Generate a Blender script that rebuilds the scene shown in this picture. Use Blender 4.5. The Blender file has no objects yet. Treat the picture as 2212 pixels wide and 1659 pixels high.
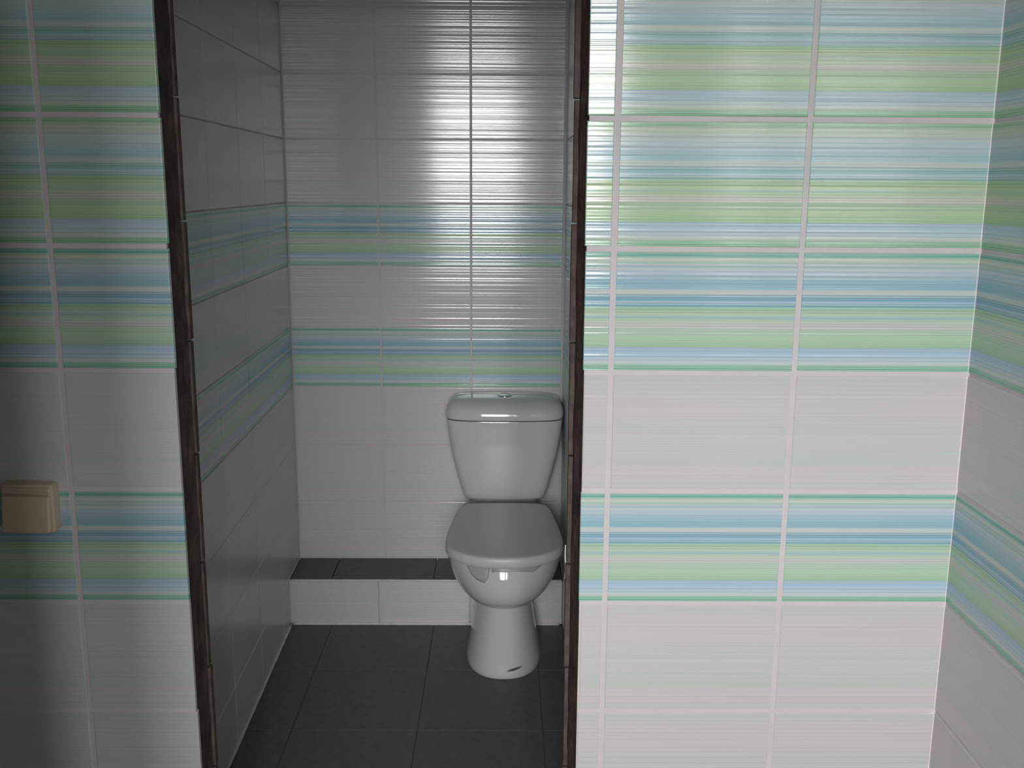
import bpy, bmesh, math, random
from mathutils import Vector, Matrix
from mathutils import noise as mnoise

random.seed(7)
S = bpy.context.scene
COL = S.collection
S.unit_settings.system = 'METRIC'

# ------------------------------------------------------------------ camera
F_PX, PITCH, YAW, ROLL = 2125.73, 0.2000, -0.0092, 0.0062
CAM = Vector((-0.1748, -1.5683, 1.4227))
cy_, sy_ = math.cos(YAW), math.sin(YAW)
cp_, sp_ = math.cos(PITCH), math.sin(PITCH)
cr_, sr_ = math.cos(ROLL), math.sin(ROLL)
x0 = Vector((cy_, sy_, 0)); y0 = Vector((-sy_, cy_, 0)); z0 = Vector((0, 0, 1))
fwd = y0 * cp_ - z0 * sp_
up0 = y0 * sp_ + z0 * cp_
right = x0 * cr_ + up0 * sr_
up = -x0 * sr_ + up0 * cr_
cam_data = bpy.data.cameras.new('camera')
cam_data.sensor_fit = 'HORIZONTAL'
cam_data.sensor_width = 36.0
cam_data.lens = F_PX / 2212.0 * 36.0
cam_data.clip_start = 0.02
cam = bpy.data.objects.new('camera', cam_data)
COL.objects.link(cam)
m = Matrix((right, up, -fwd)).transposed().to_4x4()
m.translation = CAM
cam.matrix_world = m
S.camera = cam

# ------------------------------------------------------------------ view and light
S.view_settings.view_transform = 'Standard'
S.view_settings.look = 'None'
S.view_settings.exposure = 0.55
S.view_settings.gamma = 1.0
S.view_settings.use_curve_mapping = False
S.cycles.max_bounces = 10
S.cycles.diffuse_bounces = 6
S.cycles.glossy_bounces = 4
S.cycles.transparent_max_bounces = 8
S.cycles.sample_clamp_indirect = 6.0

SKY = 26.0                      # overcast daylight outside the window
world = bpy.data.worlds.new('overcast_sky')
S.world = world
world.use_nodes = True
nt = world.node_tree
nt.nodes.clear()
out = nt.nodes.new('ShaderNodeOutputWorld')
bg = nt.nodes.new('ShaderNodeBackground')
tc = nt.nodes.new('ShaderNodeTexCoord')
sep = nt.nodes.new('ShaderNodeSeparateXYZ')
rmp = nt.nodes.new('ShaderNodeValToRGB')
mr = nt.nodes.new('ShaderNodeMapRange')
mr.inputs['From Min'].default_value = -1; mr.inputs['From Max'].default_value = 1
nt.links.new(tc.outputs['Generated'], sep.inputs[0])
nt.links.new(sep.outputs['Z'], mr.inputs['Value'])
nt.links.new(mr.outputs[0], rmp.inputs[0])
nt.links.new(rmp.outputs[0], bg.inputs['Color'])
nt.links.new(bg.outputs[0], out.inputs[0])
el = rmp.color_ramp.elements
el[0].position = 0.0; el[0].color = (0.16, 0.16, 0.15, 1)
el[1].position = 1.0; el[1].color = (1.00, 1.00, 1.03, 1)
# dark ground and a low skyline, then sky that brightens upwards (0.5 is the horizon)
for pos, c in ((0.500, (0.20, 0.20, 0.19)), (0.525, (0.62, 0.62, 0.63)), (0.570, (0.90, 0.90, 0.92))):
    e = el.new(pos); e.color = (*c, 1)
bg.inputs['Strength'].default_value = SKY

ROOM_BACK = -3.5                # wall behind the camera, holds the window
WX0, WX1, WZ0, WZ1 = -0.84, 0.34, 1.08, 2.42
pl = bpy.data.lights.new('window_portal', 'AREA')
pl.shape = 'RECTANGLE'
pl.size = WX1 - WX0; pl.size_y = WZ1 - WZ0
pl.cycles.is_portal = True
po = bpy.data.objects.new('window_portal', pl)
po.location = ((WX0 + WX1) / 2, ROOM_BACK - 0.02, (WZ0 + WZ1) / 2)
po.rotation_euler = (math.pi / 2, 0, 0)      # faces +Y, into the room
COL.objects.link(po)

# ------------------------------------------------------------------ helpers
def link(o, parent=None):
    COL.objects.link(o)
    if parent is not None:
        o.parent = parent
    return o

def tag(o, label=None, cat=None, group=None, kind=None):
    if label: o['label'] = label
    if cat: o['category'] = cat
    if group: o['group'] = group
    if kind: o['kind'] = kind
    return o

def mesh_from(name, verts, faces, mat=None, smooth=False):
    me = bpy.data.meshes.new(name)
    me.from_pydata(verts, [], faces)
    bm = bmesh.new(); bm.from_mesh(me)
    bmesh.ops.recalc_face_normals(bm, faces=bm.faces)
    bm.to_mesh(me); bm.free()
    if mat: me.materials.append(mat)
    if smooth:
        for p in me.polygons: p.use_smooth = True
    me.update()
    return me

def obj(name, me, parent=None, loc=(0, 0, 0), rotz=0.0):
    o = bpy.data.objects.new(name, me)
    o.location = loc; o.rotation_euler = (0, 0, rotz)
    return link(o, parent)

def boxes_mesh(name, lst, mat, bevel=0.0):
    bm = bmesh.new()
    for (a, b) in lst:
        a = Vector(a); b = Vector(b)
        r = bmesh.ops.create_cube(bm, size=1.0)
        c = (a + b) / 2; s = b - a
        for v in r['verts']:
            v.co = Vector((v.co.x * s.x, v.co.y * s.y, v.co.z * s.z)) + c
    if bevel:
        bmesh.ops.bevel(bm, geom=bm.edges[:], offset=bevel, segments=1, affect='EDGES')
    me = bpy.data.meshes.new(name)
    bm.to_mesh(me); bm.free()
    me.materials.append(mat)
    return me

def loft(rings, cap0=True, cap1=True, closed=True):
    verts, faces = [], []
    n = len(rings[0])
    for r in rings: verts += [tuple(p) for p in r]
    for k in range(len(rings) - 1):
        for i in range(n if closed else n - 1):
            j = (i + 1) % n
            faces.append((k * n + i, k * n + j, (k + 1) * n + j, (k + 1) * n + i))
    if cap0: faces.append(tuple(range(n))[::-1])
    if cap1: faces.append(tuple((len(rings) - 1) * n + i for i in range(n)))
    return verts, faces

def lin(c):
    r = []
    for v in c:
        v = v / 255.0
        r.append(v / 12.92 if v <= 0.04045 else ((v + 0.055) / 1.055) ** 2.4)
    return r

REF = lin((203, 195, 198))
PINK = (1.03, 0.965, 0.975)      # the glaze is a slightly rosy white
def alb(c, k=0.66, fade=0.0):
    """surface colour of a tile seen as sRGB c where the plain white tile is seen as REF"""
    l = lin(c)
    return tuple(min(0.9, k * p * ((1 - fade) * a / b + fade)) for a, b, p in zip(l, REF, PINK)) + (1.0,)

# ------------------------------------------------------------------ materials
def new_mat(name):
    mt = bpy.data.materials.new(name)
    mt.use_nodes = True
    n = mt.node_tree
    b = n.nodes['Principled BSDF']
    return mt, n, b

def node(n, t, **kw):
    x = n.nodes.new(t)
    for k, v in kw.items():
        if k.startswith('in_'):
            key = k[3:]
            x.inputs[int(key) if key.isdigit() else key].default_value = v
        else:
            setattr(x, k, v)
    return x

TILE_H = 0.2
PH = [  # (distance from tile top 0..1, teal lot colour, green lot colour)
    (0.000, (196, 204, 196), (200, 203, 194)),
    (0.015, (92, 172, 158), (128, 188, 148)),
    (0.040, (112, 184, 166), (150, 196, 158)),
    (0.052, (186, 206, 190), (184, 204, 178)),
    (0.085, (196, 208, 198), (194, 206, 190)),
    (0.095, (140, 188, 182), (178, 202, 180)),
    (0.108, (200, 206, 204), (202, 208, 202)),
    (0.124, (130, 184, 186), (160, 190, 190)),
    (0.140, (196, 204, 208), (190, 204, 208)),
    (0.165, (168, 194, 210), (180, 204, 212)),
    (0.230, (142, 186, 206), (168, 200, 212)),
    (0.265, (116, 176, 194), (140, 192, 202)),
    (0.305, (126, 180, 198), (150, 196, 206)),
    (0.318, (194, 206, 200), (196, 206, 196)),
    (0.350, (190, 202, 204), (184, 204, 204)),
    (0.372, (106, 168, 190), (120, 184, 186)),
    (0.400, (104, 164, 194), (130, 186, 192)),
    (0.415, (160, 192, 212), (172, 202, 212)),
    (0.450, (112, 170, 192), (136, 188, 190)),
    (0.468, (150, 196, 158), (152, 196, 140)),
    (0.520, (176, 204, 176), (176, 204, 152)),
    (0.548, (140, 186, 190), (158, 192, 176)),
    (0.565, (180, 206, 180), (172, 202, 158)),
    (0.612, (200, 200, 196), (202, 202, 192)),
    (0.630, (202, 200, 198), (204, 200, 194)),
    (0.650, (168, 202, 176), (160, 196, 156)),
    (0.740, (166, 206, 166), (168, 206, 150)),
    (0.798, (144, 196, 150), (146, 198, 138)),
    (0.804, (140, 182, 212), (154, 190, 212)),
    (0.880, (168, 200, 218), (178, 206, 216)),
    (0.940, (196, 208, 206), (196, 208, 200)),
    (0.965, (108, 184, 152), (122, 188, 146)),
]
WH = [
    (0.00, (203, 195, 198)), (0.02, (196, 196, 192)), (0.06, (194, 197, 191)), (0.11, (202, 194, 198)),
    (0.34, (204, 195, 200)), (0.42, (200, 196, 195)), (0.47, (194, 198, 193)), (0.53, (202, 196, 198)),
    (0.57, (196, 199, 195)), (0.62, (201, 196, 197)), (0.66, (192, 199, 193)), (0.76, (189, 198, 190)),
    (0.785, (190, 198, 191)), (0.79, (204, 195, 200)), (0.92, (204, 195, 200)), (0.955, (194, 198, 192)),
    (0.985, (203, 196, 198)),
]

def make_tile_mat(name, stops, lines=0.75, bump=9e-4, rough=0.12, fade=0.26):
    mt, n, b = new_mat(name)
    tc = node(n, 'ShaderNodeTexCoord')
    sp = node(n, 'ShaderNodeSeparateXYZ')
    n.links.new(tc.outputs['Object'], sp.inputs[0])
    mr = node(n, 'ShaderNodeMapRange')
    mr.inputs['From Min'].default_value = 0.0962; mr.inputs['From Max'].default_value = -0.0962
    n.links.new(sp.outputs['Z'], mr.inputs['Value'])
    rp = node(n, 'ShaderNodeValToRGB')
    e = rp.color_ramp.elements
    for i, (p, c) in enumerate(stops):
        if i == 0: x = e[0]
        elif i == 1: x = e[1]
        else: x = e.new(p)
        x.position = p; x.color = alb(c, fade=fade * (0.7 if c[0] < 130 else 1.0))
    n.links.new(mr.outputs[0], rp.inputs[0])
    # fine printed lines: 1-D noise along the tile height
    n1 = node(n, 'ShaderNodeTexNoise', noise_dimensions='1D')
    n1.inputs['Scale'].default_value = 620; n1.inputs['Detail'].default_value = 3
    n.links.new(sp.outputs['Z'], n1.inputs['W'])
    lr = node(n, 'ShaderNodeMapRange')
    lr.inputs['From Min'].default_value = 0.52; lr.inputs['From Max'].default_value = 0.72
    lr.inputs['To Max'].default_value = lines
    n.links.new(n1.outputs['Fac'], lr.inputs['Value'])
    mx = node(n, 'ShaderNodeMix', data_type='RGBA')
    n.links.new(lr.outputs[0], mx.inputs['Factor'])
    n.links.new(rp.outputs[0], mx.inputs[6])
    mx.inputs[7].default_value = alb((206, 204, 200))
    n2 = node(n, 'ShaderNodeTexNoise', noise_dimensions='1D')
    n2.inputs['Scale'].default_value = 460; n2.inputs['Detail'].default_value = 2
    ad = node(n, 'ShaderNodeMath', operation='ADD'); ad.inputs[1].default_value = 7.3
    n.links.new(sp.outputs['Z'], ad.inputs[0]); n.links.new(ad.outputs[0], n2.inputs['W'])
    dr = node(n, 'ShaderNodeMapRange')
    dr.inputs['From Min'].default_value = 0.55; dr.inputs['From Max'].default_value = 0.75
    dr.inputs['To Min'].default_value = 1.0; dr.inputs['To Max'].default_value = 1.0 - 0.45 * lines
    n.links.new(n2.outputs['Fac'], dr.inputs['Value'])
    hs = node(n, 'ShaderNodeMix', data_type='RGBA', blend_type='MULTIPLY')
    hs.inputs['Factor'].default_value = 1.0
    n.links.new(mx.outputs[2], hs.inputs[6]); n.links.new(dr.outputs[0], hs.inputs[7])
    n.links.new(hs.outputs[2], b.inputs['Base Color'])
    # pressed horizontal ridges in the glaze
    n3 = node(n, 'ShaderNodeTexNoise', noise_dimensions='1D')
    n3.inputs['Scale'].default_value = 130; n3.inputs['Detail'].default_value = 1.5; n3.inputs['Roughness'].default_value = 0.5
    n.links.new(sp.outputs['Z'], n3.inputs['W'])
    bp = node(n, 'ShaderNodeBump')
    bp.inputs['Strength'].default_value = 1.0; bp.inputs['Distance'].default_value = bump
    n.links.new(n3.outputs['Fac'], bp.inputs['Height'])
    n.links.new(bp.outputs[0], b.inputs['Normal'])
    b.inputs['Roughness'].default_value = rough
    b.inputs['IOR'].default_value = 1.62
    return mt

def rough_mat(name, c1, c2, scale=30, rough=0.9, bump=0.003, spec=0.3, c3=None):
    mt, n, b = new_mat(name)
    tc = node(n, 'ShaderNodeTexCoord')
    nz = node(n, 'ShaderNodeTexNoise'); nz.inputs['Scale'].default_value = scale; nz.inputs['Detail'].default_value = 6
    n.links.new(tc.outputs['Object'], nz.inputs['Vector'])
    rp = node(n, 'ShaderNodeValToRGB')
    rp.color_ramp.elements[0].position = 0.35; rp.color_ramp.elements[0].color = (*c1, 1)
    rp.color_ramp.elements[1].position = 0.65; rp.color_ramp.elements[1].color = (*c2, 1)
    if c3:
        e = rp.color_ramp.elements.new(0.72); e.color = (*c3, 1)
    n.links.new(nz.outputs['Fac'], rp.inputs[0]); n.links.new(rp.outputs[0], b.inputs['Base Color'])
    if bump:
        n2 = node(n, 'ShaderNodeTexNoise'); n2.inputs['Scale'].default_value = scale * 4; n2.inputs['Detail'].default_value = 4
        n.links.new(tc.outputs['Object'], n2.inputs['Vector'])
        bp = node(n, 'ShaderNodeBump'); bp.inputs['Distance'].default_value = bump; bp.inputs['Strength'].default_value = 0.8
        n.links.new(n2.outputs['Fac'], bp.inputs['Height']); n.links.new(bp.outputs[0], b.inputs['Normal'])
    b.inputs['Roughness'].default_value = rough
    b.inputs['Specular IOR Level'].default_value = spec
    return mt

M_TEAL = make_tile_mat('teal_striped_glaze', [(p, a) for p, a, g in PH])
M_GREEN = make_tile_mat('green_striped_glaze', [(p, g) for p, a, g in PH])
M_WHITE = make_tile_mat('white_striped_glaze', WH, lines=0.14, fade=0.35)
# smoother tiles on the side walls of the cubicle
M_TEAL_SIDE = make_tile_mat('teal_striped_satin', [(p, a) for p, a, g in PH], bump=1.5e-4, rough=0.27)
M_WHITE_SIDE = make_tile_mat('white_striped_satin', WH, lines=0.14, fade=0.35, bump=1.5e-4, rough=0.27)
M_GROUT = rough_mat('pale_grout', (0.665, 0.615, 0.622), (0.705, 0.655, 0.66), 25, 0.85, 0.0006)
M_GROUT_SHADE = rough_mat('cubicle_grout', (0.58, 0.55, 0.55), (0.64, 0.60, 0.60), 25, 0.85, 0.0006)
M_CEMENT = rough_mat('bare_brown_cement', (0.070, 0.050, 0.045), (0.14, 0.100, 0.085), 22, 0.95, 0.004, 0.2, (0.22, 0.12, 0.085))
M_BISCUIT = rough_mat('broken_tile_biscuit', (0.085, 0.066, 0.058), (0.15, 0.12, 0.105), 40, 0.9, 0.001, 0.2)
M_PLASTER = rough_mat('grey_plaster', (0.21, 0.19, 0.175), (0.25, 0.225, 0.21), 6, 0.9, 0.001)
M_BOUNCE = rough_mat('pale_bounce_paint', (0.58, 0.52, 0.465), (0.64, 0.575, 0.52), 6, 0.9, 0.001)  # invented warm pale paint on unseen walls, bounces light onto the left tiles
M_FLOOR = rough_mat('dark_grey_stoneware', (0.125, 0.106, 0.108), (0.15, 0.131, 0.132), 35, 0.55, 0.0004, 0.4)
M_JOINT = rough_mat('dark_floor_joint', (0.095, 0.08, 0.08), (0.11, 0.095, 0.095), 35, 0.9, 0.0004)
M_CAULK = rough_mat('white_sealant', (0.66, 0.63, 0.62), (0.74, 0.71, 0.70), 40, 0.6, 0.0008)
M_FRAME, _n, _b = new_mat('white_window_frame')
_b.inputs['Base Color'].default_value = (0.75, 0.75, 0.74, 1); _b.inputs['Roughness'].default_value = 0.4

M_GLASS, _n, _b = new_mat('window_glass')
_n.nodes.remove(_b)
_o = _n.nodes['Material Output']
_t = node(_n, 'ShaderNodeBsdfTransparent'); _g = node(_n, 'ShaderNodeBsdfGlossy'); _g.inputs['Roughness'].default_value = 0.02
_f = node(_n, 'ShaderNodeFresnel'); _f.inputs['IOR'].default_value = 1.45
_m = node(_n, 'ShaderNodeMixShader')
_n.links.new(_f.outputs[0], _m.inputs[0]); _n.links.new(_t.outputs[0], _m.inputs[1]); _n.links.new(_g.outputs[0], _m.inputs[2])
_n.links.new(_m.outputs[0], _o.inputs['Surface'])

def porcelain(name, col=(0.60, 0.585, 0.61), rough=0.08, stained=False):
    mt, n, b = new_mat(name)
    b.inputs['Base Color'].default_value = (*col, 1)
    b.inputs['Roughness'].default_value = rough
    b.inputs['IOR'].default_value = 1.52
    if stained:
        tc = node(n, 'ShaderNodeTexCoord')
        sp = node(n, 'ShaderNodeSeparateXYZ'); n.links.new(tc.outputs['Object'], sp.inputs[0])
        # yellowish brown line where bowl and pedestal meet
        def mth(op, a, bb=None):
            x = node(n, 'ShaderNodeMath', operation=op)
            for i, v in enumerate((a, bb)):
                if v is None: continue
                if isinstance(v, (int, float)): x.inputs[i].default_value = v
                else: n.links.new(v, x.inputs[i])
            return x.outputs[0]
        nz = node(n, 'ShaderNodeTexNoise'); nz.inputs['Scale'].default_value = 28
        n.links.new(tc.outputs['Object'], nz.inputs['Vector'])
        d = mth('DIVIDE', mth('ABSOLUTE', mth('SUBTRACT', sp.outputs['Z'], 0.250)), 0.014)
        ring = mth('MAXIMUM', mth('SUBTRACT', 1.0, d), 0.0)
        ring = mth('MULTIPLY', ring, mth('MULTIPLY', nz.outputs['Fac'], 0.8))
        mx = node(n, 'ShaderNodeMix', data_type='RGBA')
        n.links.new(ring, mx.inputs['Factor'])
        mx.inputs[6].default_value = (*col, 1); mx.inputs[7].default_value = (0.30, 0.24, 0.17, 1)
        # black scuff low on the foot
        px = mth('DIVIDE', mth('SUBTRACT', sp.outputs['X'], 0.032), 0.026)
        slope = mth('MULTIPLY', mth('SUBTRACT', sp.outputs['X'], 0.032), 0.16)
        pz = mth('DIVIDE', mth('SUBTRACT', mth('SUBTRACT', sp.outputs['Z'], 0.030), slope), 0.0045)
        r2 = mth('ADD', mth('POWER', mth('ABSOLUTE', px), 2.0), mth('POWER', mth('ABSOLUTE', pz), 2.0))
        front = mth('LESS_THAN', sp.outputs['Y'], 0.12)
        sc = mth('MULTIPLY', mth('MAXIMUM', mth('SUBTRACT', 1.0, r2), 0.0), front)
        sc = mth('MINIMUM', mth('MULTIPLY', sc, 1.6), 0.9)
        m2 = node(n, 'ShaderNodeMix', data_type='RGBA')
        n.links.new(sc, m2.inputs['Factor']); n.links.new(mx.outputs[2], m2.inputs[6])
        m2.inputs[7].default_value = (0.06, 0.05, 0.06, 1)
        n.links.new(m2.outputs[2], b.inputs['Base Color'])
    return mt

M_PORC = porcelain('white_porcelain')
M_PORC_BOWL = porcelain('white_porcelain_scuffed', stained=True)
M_SEAT = porcelain('pale_grey_seat_plastic', (0.58, 0.56, 0.57), 0.40)
M_CHROME, _n, _b = new_mat('dull_chrome'); _b.inputs['Metallic'].default_value = 1.0; _b.inputs['Base Color'].default_value = (0.6, 0.6, 0.6, 1); _b.inputs['Roughness'].default_value = 0.25
M_FILM, _n, _b = new_mat('cloudy_plastic_film')
_b.inputs['Base Color'].default_value = (0.55, 0.53, 0.54, 1); _b.inputs['Roughness'].default_value = 0.35; _b.inputs['Alpha'].default_value = 0.65
M_SWITCH, _n, _b = new_mat('beige_switch_plastic'); _b.inputs['Base Color'].default_value = (0.70, 0.56, 0.41, 1); _b.inputs['Roughness'].default_value = 0.4
M_BOLT, _n, _b = new_mat('grey_hinge_plastic'); _b.inputs['Base Color'].default_value = (0.35, 0.34, 0.35, 1); _b.inputs['Roughness'].default_value = 0.4

# ------------------------------------------------------------------ tiles
TILE_T = 0.009
_cache = {}
def tile_mesh(u0, u1, v0, v1, mat, bev=0.0016, jag0=0.0, jag1=0.0):
    """one ceramic tile, front face at local y = 0, body behind it to y = TILE_T; (u, v) from the full tile's centre"""
    key = (round(u0, 4), round(u1, 4), round(v0, 4), round(v1, 4), mat.name, jag0, jag1)
    if key in _cache: return _cache[key]
    rings = []
    for y, ins in ((TILE_T, 0.0), (bev, 0.0), (bev * 0.3, bev * 0.35), (0.0, bev)):
        rings.append([(u0 + ins, y, v0 + ins), (u1 - ins, y, v0 + ins), (u1 - ins, y, v1 - ins), (u0 + ins, y, v1 - ins)])
    v, f = loft(rings)
    me = mesh_from('tile', v, f, mat)
    _cache[key] = me
    return me

def tile_grid(parent, origin, rotz, cols, rows, gap_u, gap_v, tilt=0.0012, special=None):
    """origin: point on the glazed plane; local X runs along the wall; cols = [(full_u0, full_u1, cut_u0, cut_u1)];
    rows = [(full_z0, full_z1, cut_z0, cut_z1, material)]"""
    R = Matrix.Rotation(rotz, 4, 'Z')
    rnd = random.Random(int(abs(origin[0]) * 1000) + int(abs(origin[1]) * 777) + 5)
    for ci, (fu0, fu1, cu0, cu1) in enumerate(cols):
        for ri, (fz0, fz1, cz0, cz1, mat) in enumerate(rows):
            cu = (fu0 + fu1) / 2; cz = (fz0 + fz1) / 2
            a0 = cu0(ri) if callable(cu0) else cu0
            a1 = cu1(ri) if callable(cu1) else cu1
            u0 = max(fu0 + gap_u / 2, a0) - cu; u1 = min(fu1 - gap_u / 2, a1) - cu
            v0 = max(fz0 + gap_v / 2, cz0) - cz; v1 = min(fz1 - gap_v / 2, cz1) - cz
            if u1 - u0 < 0.008 or v1 - v0 < 0.008: continue
            me = tile_mesh(u0, u1, v0, v1, mat)
            o = bpy.data.objects.new('tile', me)
            p = R @ Vector((cu, 0, 0)) + Vector(origin) + Vector((0, 0, cz))
            rx, rz = rnd.gauss(0, tilt), rnd.gauss(0, tilt)
            if special and (ci, ri) in special:
                rx, rz = special[(ci, ri)][:2]
                p = p - R @ Vector((0, special[(ci, ri)][2], 0))
            o.rotation_euler = (rx, 0, rotz + rz)
            # keep the pivot on the tile's own middle so that a tilted cut tile stays in its bed
            mid = Vector(((u0 + u1) / 2, 0, (v0 + v1) / 2))
            off = (Matrix.Rotation(rotz, 3, 'Z') @ mid) - (o.rotation_euler.to_matrix() @ mid)
            o.location = p + off
            link(o, parent)

CEIL = 2.62
BED = 0.0013        # grout lies this far behind the glaze
H1 = 1.524
TW = 0.2984
WALL_T = 0.105      # thickness of the dividing wall, glaze to inner side

# rows of the front wall, from the top down
FRONT_ROWS = []
kinds = {-3: M_GREEN, -2: M_GREEN, -1: M_GREEN, 0: M_GREEN, 1: M_TEAL, 2: M_WHITE, 3: M_TEAL, 4: M_WHITE, 5: M_WHITE, 6: M_WHITE, 7: M_WHITE}
for k in range(-3, 8):
    z1 = H1 - 0.2 * k; z0 = z1 - 0.2
    FRONT_ROWS.append((z0, z1, max(z0, 0.006), min(z1, CEIL - 0.004), kinds[k]))

XL, XR_ = -0.872, 0.023       # cubicle side walls
DB = 1.6437                   # cubicle back wall
XE_L, XE_R = -0.7065, -0.0438 # door opening
X_RIGHT = 0.5831              # right wall of the front room
X_FAR = -2.0
LINTEL = 2.06
rows_R = {-2: -.0460, -1: -.0460, 0: -.0466, 1: -.0452, 2: -.0432, 3: -.0446, 4: -.0402, 5: -.0418, 6: -.0420, 7: -.0425, -3: -.046}
rows_L = {-3: -.706, -2: -.706, -1: -.7055, 0: -.7048, 1: -.7052, 2: -.7072, 3: -.7066, 4: -.7062, 5: -.7042, 6: -.705, 7: -.705}

# ------------------------------------------------------------------ setting: front wall, left of the doorway
wfl = obj('wall_front_left', boxes_mesh('wall_front_left', [((X_FAR, BED, 0), (XE_L - 0.0005, 0.0100, CEIL)), ((X_FAR, 0.0100, 0), (XE_L - 0.012, 0.086, CEIL))], M_GROUT))
tag(wfl, 'wall of teal, green and white striped tiles left of the toilet doorway, with a beige switch', 'wall', kind='structure')
cols = [(-0.8896, -0.8896 + TW, -9, lambda r: rows_L[r - 3])]
for i in range(1, 5):
    a = -0.8896 - TW * i
    cols.append((a, a + TW, X_FAR + 0.002, 9))
tile_grid(wfl, (0, 0, 0), 0, cols, FRONT_ROWS, 0.0080, 0.0075)

# ------------------------------------------------------------------ front wall, right of the doorway
wfr = obj('wall_front_right', boxes_mesh('wall_front_right', [((XE_R + 0.0005, BED, 0), (X_RIGHT + 0.02, 0.0100, CEIL)), ((XE_R + 0.010, 0.0100, 0), (X_RIGHT + 0.02, 0.086, CEIL))], M_GROUT))
tag(wfr, 'brightly lit wall of teal, green and white striped tiles right of the toilet doorway', 'wall', kind='structure')
cols = [(-TW, 0.0, lambda r: rows_R[r - 3], 9), (0.0, TW, -9, 9), (TW, 2 * TW, -9, X_RIGHT - 0.0004)]
# (tilt back, turn, how far it stands proud) of a few badly bedded tiles beside the doorway
SPECIAL_R = {(0, 2): (-0.001, -0.075, 0.0012), (0, 3): (0.003, -0.004, 0), (0, 4): (0.001, -0.003, 0), (0, 5): (-0.001, -0.002, 0), (1, 2): (0.0, -0.012, 0.0008), (1, 3): (0.001, -0.010, 0.0007), (1, 4): (0.0, -0.006, 0.0003)}
tile_grid(wfr, (0, 0, 0), 0, cols, FRONT_ROWS, 0.0088, 0.0080, special=SPECIAL_R)

# ------------------------------------------------------------------ rough door reveals (bare cement, no frame fitted)
def jamb(name, side, parent):
    rings = []
    N = 150
    for i in range(N + 1):
        z = LINTEL * i / N
        def jit(a, s): return mnoise.noise(Vector((a * 13.1 + side * 5, z * s, 1.7 * a)))
        if side > 0:
            xo = -0.0405 + 0.0022 * jit(1, 9) + 0.0012 * jit(2, 40)
            prof = [(0.02, 0.0107), (xo, 0.0107), (xo - 0.0005 + 0.001 * jit(3, 30), 0.020), (-0.0455 + 0.0022 * jit(4, 14), 0.045),
                    (-0.0505 + 0.002 * jit(5, 18), 0.068), (-0.053 + 0.0016 * jit(6, 22), 0.086), (0.02, 0.086)]
        else:
            xo = -0.7095 + 0.0022 * jit(1, 9) + 0.0012 * jit(2, 40)
            prof = [(-0.77, 0.0107), (xo, 0.0107), (xo + 0.001 * jit(3, 30), 0.020), (-0.7095 + 0.0025 * jit(4, 14), 0.042),
                    (-0.710 + 0.0025 * jit(5, 18), 0.062), (-0.7095 + 0.002 * jit(6, 22), 0.086), (-0.77, 0.086)]
        rings.append([(x, y, z) for x, y in prof])
    v, f = loft(rings)
    return obj(name, mesh_from(name, v, f, M_CEMENT), parent)
tag(jamb('jamb', -1, wfl), 'bare dark brown cement edge of the doorway')
tag(jamb('jamb', 1, wfr), 'bare dark brown cement edge of the doorway')

# the lining tiles of the cubicle end in a rough edge at each reveal
for side, par, xa, xb in ((1, wfr, -0.0605, XR_), (-1, wfl, XL, -0.7065)):
    for k in range(11):
        z0 = 0.1608 + 0.2 * (k - 1); z1 = z0 + 0.197
        z0 = max(z0, 0.0); z1 = min(z1, LINTEL)
        j = random.uniform(-0.0014, 0.0014)
        a, b = (xa + j, xb - 0.001) if side > 0 else (xa + 0.001, xb + j)
        me = boxes_mesh('lining_tile', [((a, 0.088, z0), (b, WALL_T, z1))], M_BISCUIT, 0.0012)
        obj('lining_tile', me, par)

bead_pts = [(-0.0612 + 0.0008 * math.sin(i * 0.22), 0.103, 0.725 + 0.0024 * i) for i in range(28)]  # white sliver standing in for the glazed edge of a lining tile
LINING_GLAZE = bead_pts
# lintel over the doorway
lin_o = obj('trim_1', boxes_mesh('trim_1', [((XE_L - 0.012, 0.0107, LINTEL), (XE_R + 0.010, WALL_T, CEIL))], M_CEMENT))
tag(lin_o, 'bare cement lintel above the toilet doorway', 'lintel', kind='structure')

# ------------------------------------------------------------------ right wall of the front room
wr = obj('wall_right', boxes_mesh('wall_right', [((X_RIGHT + BED, ROOM_BACK, 0), (X_RIGHT + 0.12, -0.002, CEIL))], M_GROUT))
tag(wr, 'shaded striped tile wall at the right edge, square to the bright wall', 'wall', kind='structure')
cols = [(TW * i - (0.004 if i == 0 else 0), TW * (i + 1), 0.0004, 9) for i in range(0, 11)]
tile_grid(wr, (X_RIGHT, 0, 0), -math.pi / 2, cols, FRONT_ROWS, 0.006, 0.006)

# ------------------------------------------------------------------ cubicle walls
ZB = H1 + 0.2368
kb = {2: M_TEAL, 4: M_TEAL}
BACK_ROWS = []
for k in range(-4, 9):
    z1 = ZB - 0.2 * k; z0 = z1 - 0.2
    BACK_ROWS.append((z0, z1, max(z0, 0.008), min(z1, CEIL - 0.004), kb.get(k, M_WHITE)))
SIDE_ROWS = [r[:4] + (M_TEAL_SIDE if r[4] is M_TEAL else M_WHITE_SIDE,) for r in BACK_ROWS]
LEDGE_Y, LEDGE_H = 1.453, 0.157
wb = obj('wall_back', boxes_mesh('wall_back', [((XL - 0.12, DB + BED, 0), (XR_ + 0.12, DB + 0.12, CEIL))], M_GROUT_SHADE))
tag(wb, 'cubicle back wall of white ridged tiles with two teal striped rows behind the toilet', 'wall', kind='structure')
B1 = -0.5788
cols = [(B1 + TW * (i - 1), B1 + TW * i, XL + 0.003, XR_ - 0.003) for i in range(0, 4)]
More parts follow.
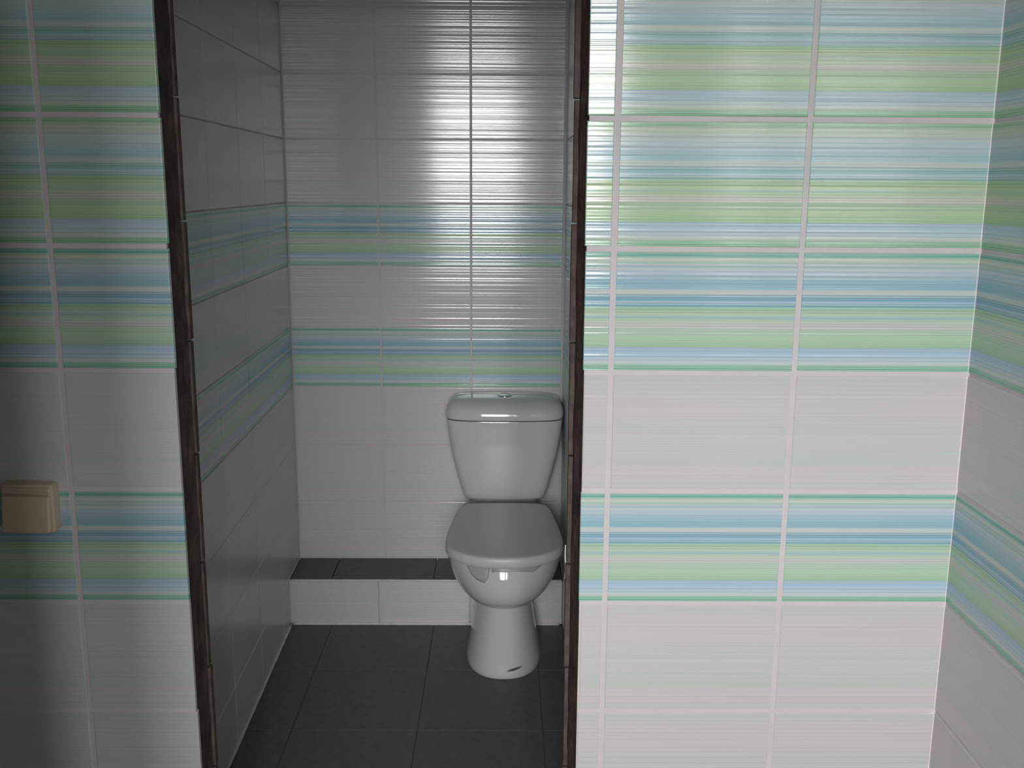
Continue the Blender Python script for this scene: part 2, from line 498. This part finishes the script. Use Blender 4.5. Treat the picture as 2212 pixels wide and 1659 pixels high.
tile_grid(wb, (0, DB, 0), 0, cols, [r if r[0] > LEDGE_H else (r[0], r[1], max(r[2], LEDGE_H + 0.004), r[3], r[4]) for r in BACK_ROWS], 0.0050, 0.0030, tilt=0.002)

# left wall of the cubicle leans a little: it comes closer to the doorway axis at the front
LROT = math.pi / 2 + 0.018
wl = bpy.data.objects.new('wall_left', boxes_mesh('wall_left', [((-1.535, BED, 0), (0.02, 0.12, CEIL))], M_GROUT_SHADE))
link(wl); wl.location = (XL, DB, 0); wl.rotation_euler = (0, 0, math.pi / 2 + 0.018)
tag(wl, 'dark side wall of the cubicle, striped tiles seen at a slant left of the toilet', 'wall', kind='structure')
cols = [(-TW * (i + 1), -TW * i, -1.530, -0.004) for i in range(0, 6)]
tile_grid(wl, (0, 0, 0), 0, cols, SIDE_ROWS, 0.0025, 0.0025)

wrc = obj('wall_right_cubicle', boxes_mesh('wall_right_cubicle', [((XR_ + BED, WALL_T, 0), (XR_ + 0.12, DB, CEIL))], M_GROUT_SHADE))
tag(wrc, 'side wall of the cubicle just right of the cistern, a sliver in view', 'wall', kind='structure')
cols = [(-DB + TW * i, -DB + TW * (i + 1), -DB + 0.004, -WALL_T - 0.002) for i in range(0, 6)]
tile_grid(wrc, (XR_, 0, 0), -math.pi / 2, cols, SIDE_ROWS, 0.0040, 0.0030)

# ------------------------------------------------------------------ floor
fl = obj('floor', boxes_mesh('floor', [((X_FAR, ROOM_BACK, -0.10), (X_RIGHT + 0.12, DB + 0.1, -0.0015))], M_JOINT))
tag(fl, 'dark grey stoneware tile floor of the toilet cubicle', 'floor', kind='structure')
FT = 0.3338
fx = [-0.3989 + FT * i for i in range(-5, 4)]
fy = [1.145 + FT * i for i in range(-14, 3)]
for i in range(len(fx) - 1):
    for j in range(len(fy) - 1):
        ax, bx = fx[i] + 0.0015, fx[i + 1] - 0.0015
        ay, by = fy[j] + 0.0015, fy[j + 1] - 0.0015
        if bx < X_FAR or ax > X_RIGHT or by < ROOM_BACK: continue
        ax = max(ax, X_FAR); bx = min(bx, X_RIGHT); ay = max(ay, ROOM_BACK)
        if ay > LEDGE_Y: continue
        pieces = [(ax, bx, ay, min(by, LEDGE_Y - 0.002))]
        if by > 0.0 and ay < 0.115:                    # tiles stop at the dividing wall except in the doorway
            pieces = [(ax, bx, ay, min(by, -0.001)), (max(ax, XE_L - 0.012), min(bx, XE_R + 0.010), max(ay, 0.001), by), (ax, bx, max(ay, 0.115), by)]
            pieces = [pieces[0], pieces[2], (pieces[1][0], pieces[1][1], pieces[1][2], min(pieces[1][3], 0.113))]
        for (a, b, c, d) in pieces:
            if c >= 0.1: a, b = max(a, XL - 0.02), min(b, XR_ - 0.001)
            if b - a < 0.01 or d - c < 0.01: continue
            cx, cyy = (a + b) / 2, (c + d) / 2
            me = boxes_mesh('floor_tile', [((a - cx, c - cyy, -0.010), (b - cx, d - cyy, 0.0))], M_FLOOR, 0.0006)
            o = obj('floor_tile', me, fl, (cx, cyy, random.uniform(-0.0002, 0.0002)))

# ------------------------------------------------------------------ boxed pipe ledge at the foot of the back wall
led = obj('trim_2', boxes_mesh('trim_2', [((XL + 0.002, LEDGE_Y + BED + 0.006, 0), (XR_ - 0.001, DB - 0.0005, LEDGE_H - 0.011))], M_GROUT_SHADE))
tag(led, 'low boxed-in ledge behind the toilet, white tiled front and dark grey top', 'ledge', kind='structure')
for (a, b) in ((XL + 0.003, B1 - 0.0015), (B1 + 0.0015, B1 + TW - 0.0015), (B1 + TW + 0.0015, XR_ - 0.003)):
    o = obj('tile', tile_mesh(a - (a + b) / 2, b - (a + b) / 2, -0.074, 0.0735, M_WHITE), led, ((a + b) / 2, LEDGE_Y, 0.0815))
for (a, b) in ((XL + 0.003, -0.7340), (-0.7310, -0.4004), (-0.3974, -0.0650), (-0.0620, XR_ - 0.003)):
    c = (a + b) / 2
    obj('cover_tile', boxes_mesh('cover_tile', [((a - c, LEDGE_Y + 0.006, LEDGE_H - 0.010), (b - c, DB - 0.002, LEDGE_H))], M_FLOOR, 0.0008), led, (c, 0, 0))
def bead(name, pts, r, parent, mat=M_CAULK):
    rings = []
    for i, p in enumerate(pts):
        p = Vector(p)
        d = (Vector(pts[min(i + 1, len(pts) - 1)]) - Vector(pts[max(i - 1, 0)])).normalized()
        s = d.cross(Vector((0, 0, 1)) if abs(d.z) < 0.9 else Vector((0, 1, 0))).normalized()
        u = s.cross(d)
        rr = r * (1 + 0.25 * mnoise.noise(p * 40))
        rings.append([p + s * rr * math.cos(t) + u * rr * math.sin(t) for t in [k * math.pi / 3 for k in range(6)]])
    v, f = loft(rings)
    return obj(name, mesh_from(name, v, f, mat, True), parent)
n_ = 40
tag(bead('glaze_edge', LINING_GLAZE, 0.0017, wfr), 'short white glazed edge of a lining tile at the doorway')
bead('sealant_bead', [(XL + 0.01 + (XR_ - XL - 0.02) * i / n_, LEDGE_Y - 0.001, 0.004) for i in range(n_ + 1)], 0.0055, led)
bead('edge_bead', [(XL + 0.01 + (XR_ - XL - 0.02) * i / n_, LEDGE_Y + 0.0015, LEDGE_H - 0.003) for i in range(n_ + 1)], 0.0035, led)
bead('sealant_bead', [(-0.20 - 1.13 * i / n_ + 0.001, -0.002, 0.004) for i in range(n_ + 1)], 0.0050, wl)

# ------------------------------------------------------------------ unseen rest of the front room, ceiling and window
ce = obj('ceiling', boxes_mesh('ceiling', [((X_FAR - 0.1, ROOM_BACK - 0.25, CEIL), (X_RIGHT + 0.12, DB + 0.12, CEIL + 0.1))], M_PLASTER))
tag(ce, 'plain plastered ceiling', 'ceiling', kind='structure')
wfar = obj('wall_far_left', boxes_mesh('wall_far_left', [((X_FAR - 0.12, ROOM_BACK, 0), (X_FAR, 0.1, CEIL))], M_BOUNCE))
tag(wfar, 'plain plastered far side wall of the front room', 'wall', kind='structure')
PX, PY = -0.584, -1.12  # unseen stub wall, added to keep window light off the left front tiles
wpart = obj('wall_shade_blocker', boxes_mesh('wall_shade_blocker', [((X_FAR, PY - 0.10, 0), (PX, PY, CEIL))], M_BOUNCE))
tag(wpart, 'added out-of-view stub partition that shades the left tile wall', 'wall', kind='structure')
y1, y0_ = ROOM_BACK, ROOM_BACK - 0.25
wrear = obj('wall_rear', boxes_mesh('wall_rear', [((X_FAR - 0.12, y0_, 0), (WX0, y1, CEIL)), ((WX1, y0_, 0), (X_RIGHT + 0.12, y1, CEIL)),
                                                ((WX0, y0_, 0), (WX1, y1, WZ0)), ((WX0, y0_, WZ1), (WX1, y1, CEIL))], M_PLASTER))
tag(wrear, 'plastered outer wall with the window', 'wall', kind='structure')
yw = ROOM_BACK - 0.10
win = obj('window_1', boxes_mesh('window_1', [((WX0, yw - 0.03, WZ0), (WX0 + 0.05, yw + 0.03, WZ1)), ((WX1 - 0.05, yw - 0.03, WZ0), (WX1, yw + 0.03, WZ1)),
                                             ((WX0 + 0.05, yw - 0.03, WZ0), (WX1 - 0.05, yw + 0.03, WZ0 + 0.05)), ((WX0 + 0.05, yw - 0.03, WZ1 - 0.05), (WX1 - 0.05, yw + 0.03, WZ1))], M_FRAME))
tag(win, 'white two-light window that lights the room', 'window', kind='structure')
XM0, XM1 = -0.08, 0.11
obj('mullion', boxes_mesh('mullion', [((XM0, yw - 0.03, WZ0 + 0.05), (XM1, yw + 0.03, WZ1 - 0.05))], M_FRAME), win)
for a, b in ((WX0 + 0.05, XM0), (XM1, WX1 - 0.05)):
    obj('pane', boxes_mesh('pane', [((a, yw - 0.003, WZ0 + 0.05), (b, yw + 0.003, WZ1 - 0.05))], M_GLASS), win)

# ------------------------------------------------------------------ toilet
TX, TY = -0.1695, 1.085          # axis, front of the foot
toilet = bpy.data.objects.new('toilet', None)
link(toilet); toilet.location = (TX, TY, 0)
tag(toilet, 'white porcelain toilet with cistern and closed grey lid, standing before the tiled ledge', 'toilet')

def egg(z, yf, yb, hw, ym, pf=2.3, pb=3.0, n=64):
    r = []
    for i in range(n):
        t = 2 * math.pi * i / n
        c, s = math.cos(t), math.sin(t)
        p = pb if s > 0 else pf
        x = hw * math.copysign(abs(c) ** (2 / p), c)
        y = ym + (yb - ym if s > 0 else ym - yf) * math.copysign(abs(s) ** (2 / p), s)
        r.append((x, y - TY, z))
    return r

def smooth_obj(name, verts, faces, mat, parent, angle=40):
    me = mesh_from(name, verts, faces, mat, True)
    me.set_sharp_from_angle(angle=math.radians(angle))
    return obj(name, me, parent)

# bowl with pedestal
SEC = [(0.0, 1.088, 1.440, .1125, 1.26, 2.3), (0.004, 1.085, 1.442, .1145, 1.26, 2.3), (0.020, 1.086, 1.442, .1135, 1.26, 2.3),
       (0.045, 1.092, 1.440, .1075, 1.26, 2.3), (0.08, 1.101, 1.436, .1005, 1.26, 2.3), (0.13, 1.115, 1.430, .0925, 1.265, 2.25),
       (0.18, 1.128, 1.428, .0850, 1.27, 2.2), (0.205, 1.134, 1.428, .0815, 1.27, 2.2), (0.214, 1.134, 1.429, .0815, 1.27, 2.2),
       (0.219, 1.122, 1.432, .0865, 1.265, 2.2), (0.228, 1.090, 1.440, .0965, 1.255, 2.2), (0.240, 1.050, 1.448, .1070, 1.24, 2.15),
       (0.255, 1.012, 1.462, .1200, 1.23, 2.1), (0.272, .984, 1.480, .1315, 1.22, 2.1), (0.290, .968, 1.500, .1420, 1.21, 2.1),
       (0.310, .9605, 1.52, .1510, 1.20, 2.1), (0.330, .9590, 1.54, .1580, 1.19, 2.1), (0.350, .9615, 1.57, .1630, 1.18, 2.1),
       (0.365, .9655, 1.59, .1655, 1.18, 2.1), (0.380, .9710, 1.61, .1670, 1.17, 2.1), (0.392, .9765, 1.612, .1668, 1.17, 2.1), (0.399, .984, 1.608, .1610, 1.17, 2.1)]
rings = [egg(z, a, b, w, ymid, pf, 3.0) for z, a, b, w, ymid, pf in SEC]
v, f = loft(rings)
bowl = smooth_obj('bowl', v, f, M_PORC_BOWL, toilet, 60)

# cistern
def rrect(z, hw, yf, yb, p=6.0, bulge=0.0, n=72):
    r = []
    ym = (yf + yb) / 2; hy = (yb - yf) / 2
    for i in range(n):
        t = 2 * math.pi * i / n
        c, s = math.cos(t), math.sin(t)
        x = hw * math.copysign(abs(c) ** (2 / p), c)
        y = ym + hy * math.copysign(abs(s) ** (2 / p), s)
        if s < 0: y -= bulge * (1 - (x / hw) ** 2)
        r.append((x, y - TY, z))
    return r
CB = 1.640
SECC = [(0.3990, .110, 1.545, CB - .010), (0.4215, .114, 1.542, CB - .006), (0.4230, .1255, 1.486, CB - .002), (0.427, .1310, 1.472, CB - .001), (0.435, .1350, 1.466, CB), (0.450, .1395, 1.462, CB),
        (0.48, .1475, 1.459, CB), (0.52, .1580, 1.457, CB), (0.57, .1695, 1.455, CB), (0.62, .1785, 1.453, CB), (0.66, .1835, 1.452, CB), (0.685, .1862, 1.451, CB), (0.6895, .1852, 1.452, CB)]
v, f = loft([rrect(z, w, a, b, 6.0, 0.010) for z, w, a, b in SECC])
smooth_obj('cistern', v, f, M_PORC, toilet, 50)
SECL = [(0.6925, .1865, 1.451, CB), (0.695, .1888, 1.448, CB), (0.712, .1892, 1.448, CB), (0.724, .1862, 1.453, CB), (0.735, .180, 1.463, CB - .002),
        (0.7440, .169, 1.479, CB - .008), (0.7490, .150, 1.500, CB - .02), (0.7515, .11, 1.525, CB - .045), (0.7525, .05, 1.545, CB - .07)]
v, f = loft([rrect(z, w, a, b, 5.0, 0.010) for z, w, a, b in SECL])
clid = smooth_obj('cistern_lid', v, f, M_PORC, toilet, 50)
rings = []
for r, z in ((0.024, 0.749), (0.024, 0.7540), (0.0225, 0.7552), (0.0200, 0.7552), (0.0190, 0.7536), (0.0180, 0.7540), (0.010, 0.7552), (0.003, 0.7554)):
    rings.append([(r * math.cos(t), 1.553 - TY + r * math.sin(t), z) for t in [2 * math.pi * k / 32 for k in range(32)]])
v, f = loft(rings)
smooth_obj('flush_button', v, f, M_CHROME, clid, 40)

# seat and lid share one outline
HALF = [(0.0, .934), (.040, .937), (.075, .946), (.108, .963), (.135, .986), (.154, 1.012), (.1640, 1.043), (.1675, 1.085), (.1665, 1.140), (.1615, 1.205),
        (.1550, 1.270), (.1490, 1.325), (.1435, 1.364), (.1340, 1.392), (.1170, 1.407), (.0940, 1.413), (.050, 1.4155), (0.0, 1.416)]
def outline(sc, dz, grow=0.0):
    def cr(p0, p1, p2, p3, t):
        return tuple(0.5 * ((2 * b) + (-a + c) * t + (2 * a - 5 * b + 4 * c - d) * t * t + (-a + 3 * b - 3 * c + d) * t ** 3) for a, b, c, d in zip(p0, p1, p2, p3))
    ext = [(-HALF[1][0], HALF[1][1])] + HALF + [(-HALF[-2][0], HALF[-2][1])]
    pts = []
    for i in range(1, len(ext) - 2):
        for k in range(3): pts.append(cr(ext[i - 1], ext[i], ext[i + 1], ext[i + 2], k / 3))
    pts.append(HALF[-1])
    full = pts + [(-x, y) for x, y in pts[-2:0:-1]]
    cyy = 1.20
    return [(x * sc, cyy + (y - cyy) * (1 - (1 - sc) * 0.72) - TY, dz) for x, y in full]
v, f = loft([outline(.94, .4025), outline(.955, .4030), outline(.962, .4045), outline(.962, .4060), outline(.95, .4068)])
seat = smooth_obj('seat', v, f, M_SEAT, toilet, 50)
v, f = loft([outline(.975, .4080), outline(.991, .4090), outline(.998, .4130), outline(1.0, .4190), outline(.998, .4250), outline(.991, .4300), outline(.976, .4335), outline(.955, .4348), outline(.90, .4355), outline(.70, .4362), outline(.40, .4366)])
slid = smooth_obj('seat_lid', v, f, M_SEAT, toilet, 50)
for sx in (-0.075, 0.075):
    rings = []
    for x, r in ((-0.022, 0.009), (-0.020, 0.0105), (0.020, 0.0105), (0.022, 0.009)):
        rings.append([(sx + x, 1.432 - TY + r * math.cos(t), 0.4105 + r * math.sin(t)) for t in [2 * math.pi * k / 16 for k in range(16)]])
    v, f = loft(rings)
    smooth_obj('hinge', v, f, M_BOLT, toilet, 40)

# torn protective film hanging out under the front of the seat
def bowl_front(x, z):
    """y of the bowl's front surface at (x, z)"""
    for a, b in zip(SEC[:-1], SEC[1:]):
        if a[0] <= z <= b[0] and b[0] > a[0]:
            t = (z - a[0]) / (b[0] - a[0])
            yf, w, ymid = (a[i] + (b[i] - a[i]) * t for i in (1, 3, 4))
            q = min(0.999, abs(x) / w)
            return ymid - (ymid - yf) * (1 - q ** 2.1) ** (1 / 2.1)
    return .98
def film(name, pts_top, pts_bot, rows=5):
    verts, faces = [], []
    n = len(pts_top)
    for side in (0, 1):
        for r in range(rows):
            t = r / (rows - 1)
            for (x0_, za), (x1_, zb) in zip(pts_top, pts_bot):
                x = x0_ + (x1_ - x0_) * t; z = za + (zb - za) * t
                y = bowl_front(x, z) - 0.0022 - 0.0016 * mnoise.noise(Vector((x * 60, z * 60, 3))) - side * 0.0008
                verts.append((x, y - TY, z))
    o = n * rows
    for r in range(rows - 1):
        for i in range(n - 1):
            a = r * n + i
            faces.append((a, a + 1, a + n + 1, a + n)); faces.append((o + a, o + a + n, o + a + n + 1, o + a + 1))
    rim = [i for i in range(n)] + [r * n + n - 1 for r in range(1, rows)] + [(rows - 1) * n + i for i in range(n - 2, -1, -1)] + [r * n for r in range(rows - 2, 0, -1)]
    for i in range(len(rim)):
        a, b = rim[i], rim[(i + 1) % len(rim)]
        faces.append((a, b, o + b, o + a))
    me = mesh_from(name, verts, faces, M_FILM, True)
    return obj(name, me, toilet)
tag(film('protective_film', [(-0.108, .392), (-0.095, .393), (-0.080, .394), (-0.066, .394), (-0.050, .393), (-0.038, .392)],
         [(-0.100, .378), (-0.092, .366), (-0.078, .356), (-0.064, .352), (-0.054, .351), (-0.044, .365)]), 'torn grey plastic film flap')
tag(film('protective_film', [(-0.036, .393), (-0.01, .3925), (0.02, .392), (0.05, .3925), (0.08, .393), (0.11, .394)],
         [(-0.034, .380), (-0.01, .385), (0.02, .3835), (0.05, .381), (0.08, .375), (0.105, .386)]), 'wrinkled grey plastic film strip')

# ------------------------------------------------------------------ surface-mounted socket on the left tiles
sw = bpy.data.objects.new('wall_socket', None)
link(sw); sw.location = (-0.953, 0.0, 0.897)
tag(sw, 'beige socket box with a hinged flap lid, on the dim tiles at far left', 'socket')
def rbox(name, parent, hw, z0, z1, yb, yf0, yf1, r, mat, n=5):
    """rounded box on the wall; its front runs from depth yf0 at the top to yf1 at the bottom"""
    def ring(ins, front):
        pts = []
        for cx, cz, a0 in ((hw - r, z1 - r, 0), (-(hw - r), z1 - r, 90), (-(hw - r), z0 + r, 180), (hw - r, z0 + r, 270)):
            for k in range(n):
                a = math.radians(a0 + 90 * k / (n - 1))
                x = cx + (r - ins) * math.cos(a); z = cz + (r - ins) * math.sin(a)
                t = (z1 - z) / (z1 - z0)
                pts.append((x, yb if front is None else yf0 + (yf1 - yf0) * t + front, z))
        return pts
    v, f = loft([ring(0, None), ring(0, 0.0035), ring(0.001, 0.0012), ring(0.0035, 0.0)])
    return smooth_obj(name, v, f, mat, parent, 18)
rbox('housing', sw, 0.0430, -0.041, 0.041, -0.0002, -0.022, -0.024, 0.006, M_SWITCH)
rbox('flap_lid', sw, 0.0395, -0.038, 0.0235, -0.0235, -0.029, -0.036, 0.005, M_SWITCH)
rbox('hinge_bar', sw, 0.0395, 0.0265, 0.0365, -0.0225, -0.027, -0.028, 0.003, M_SWITCH)
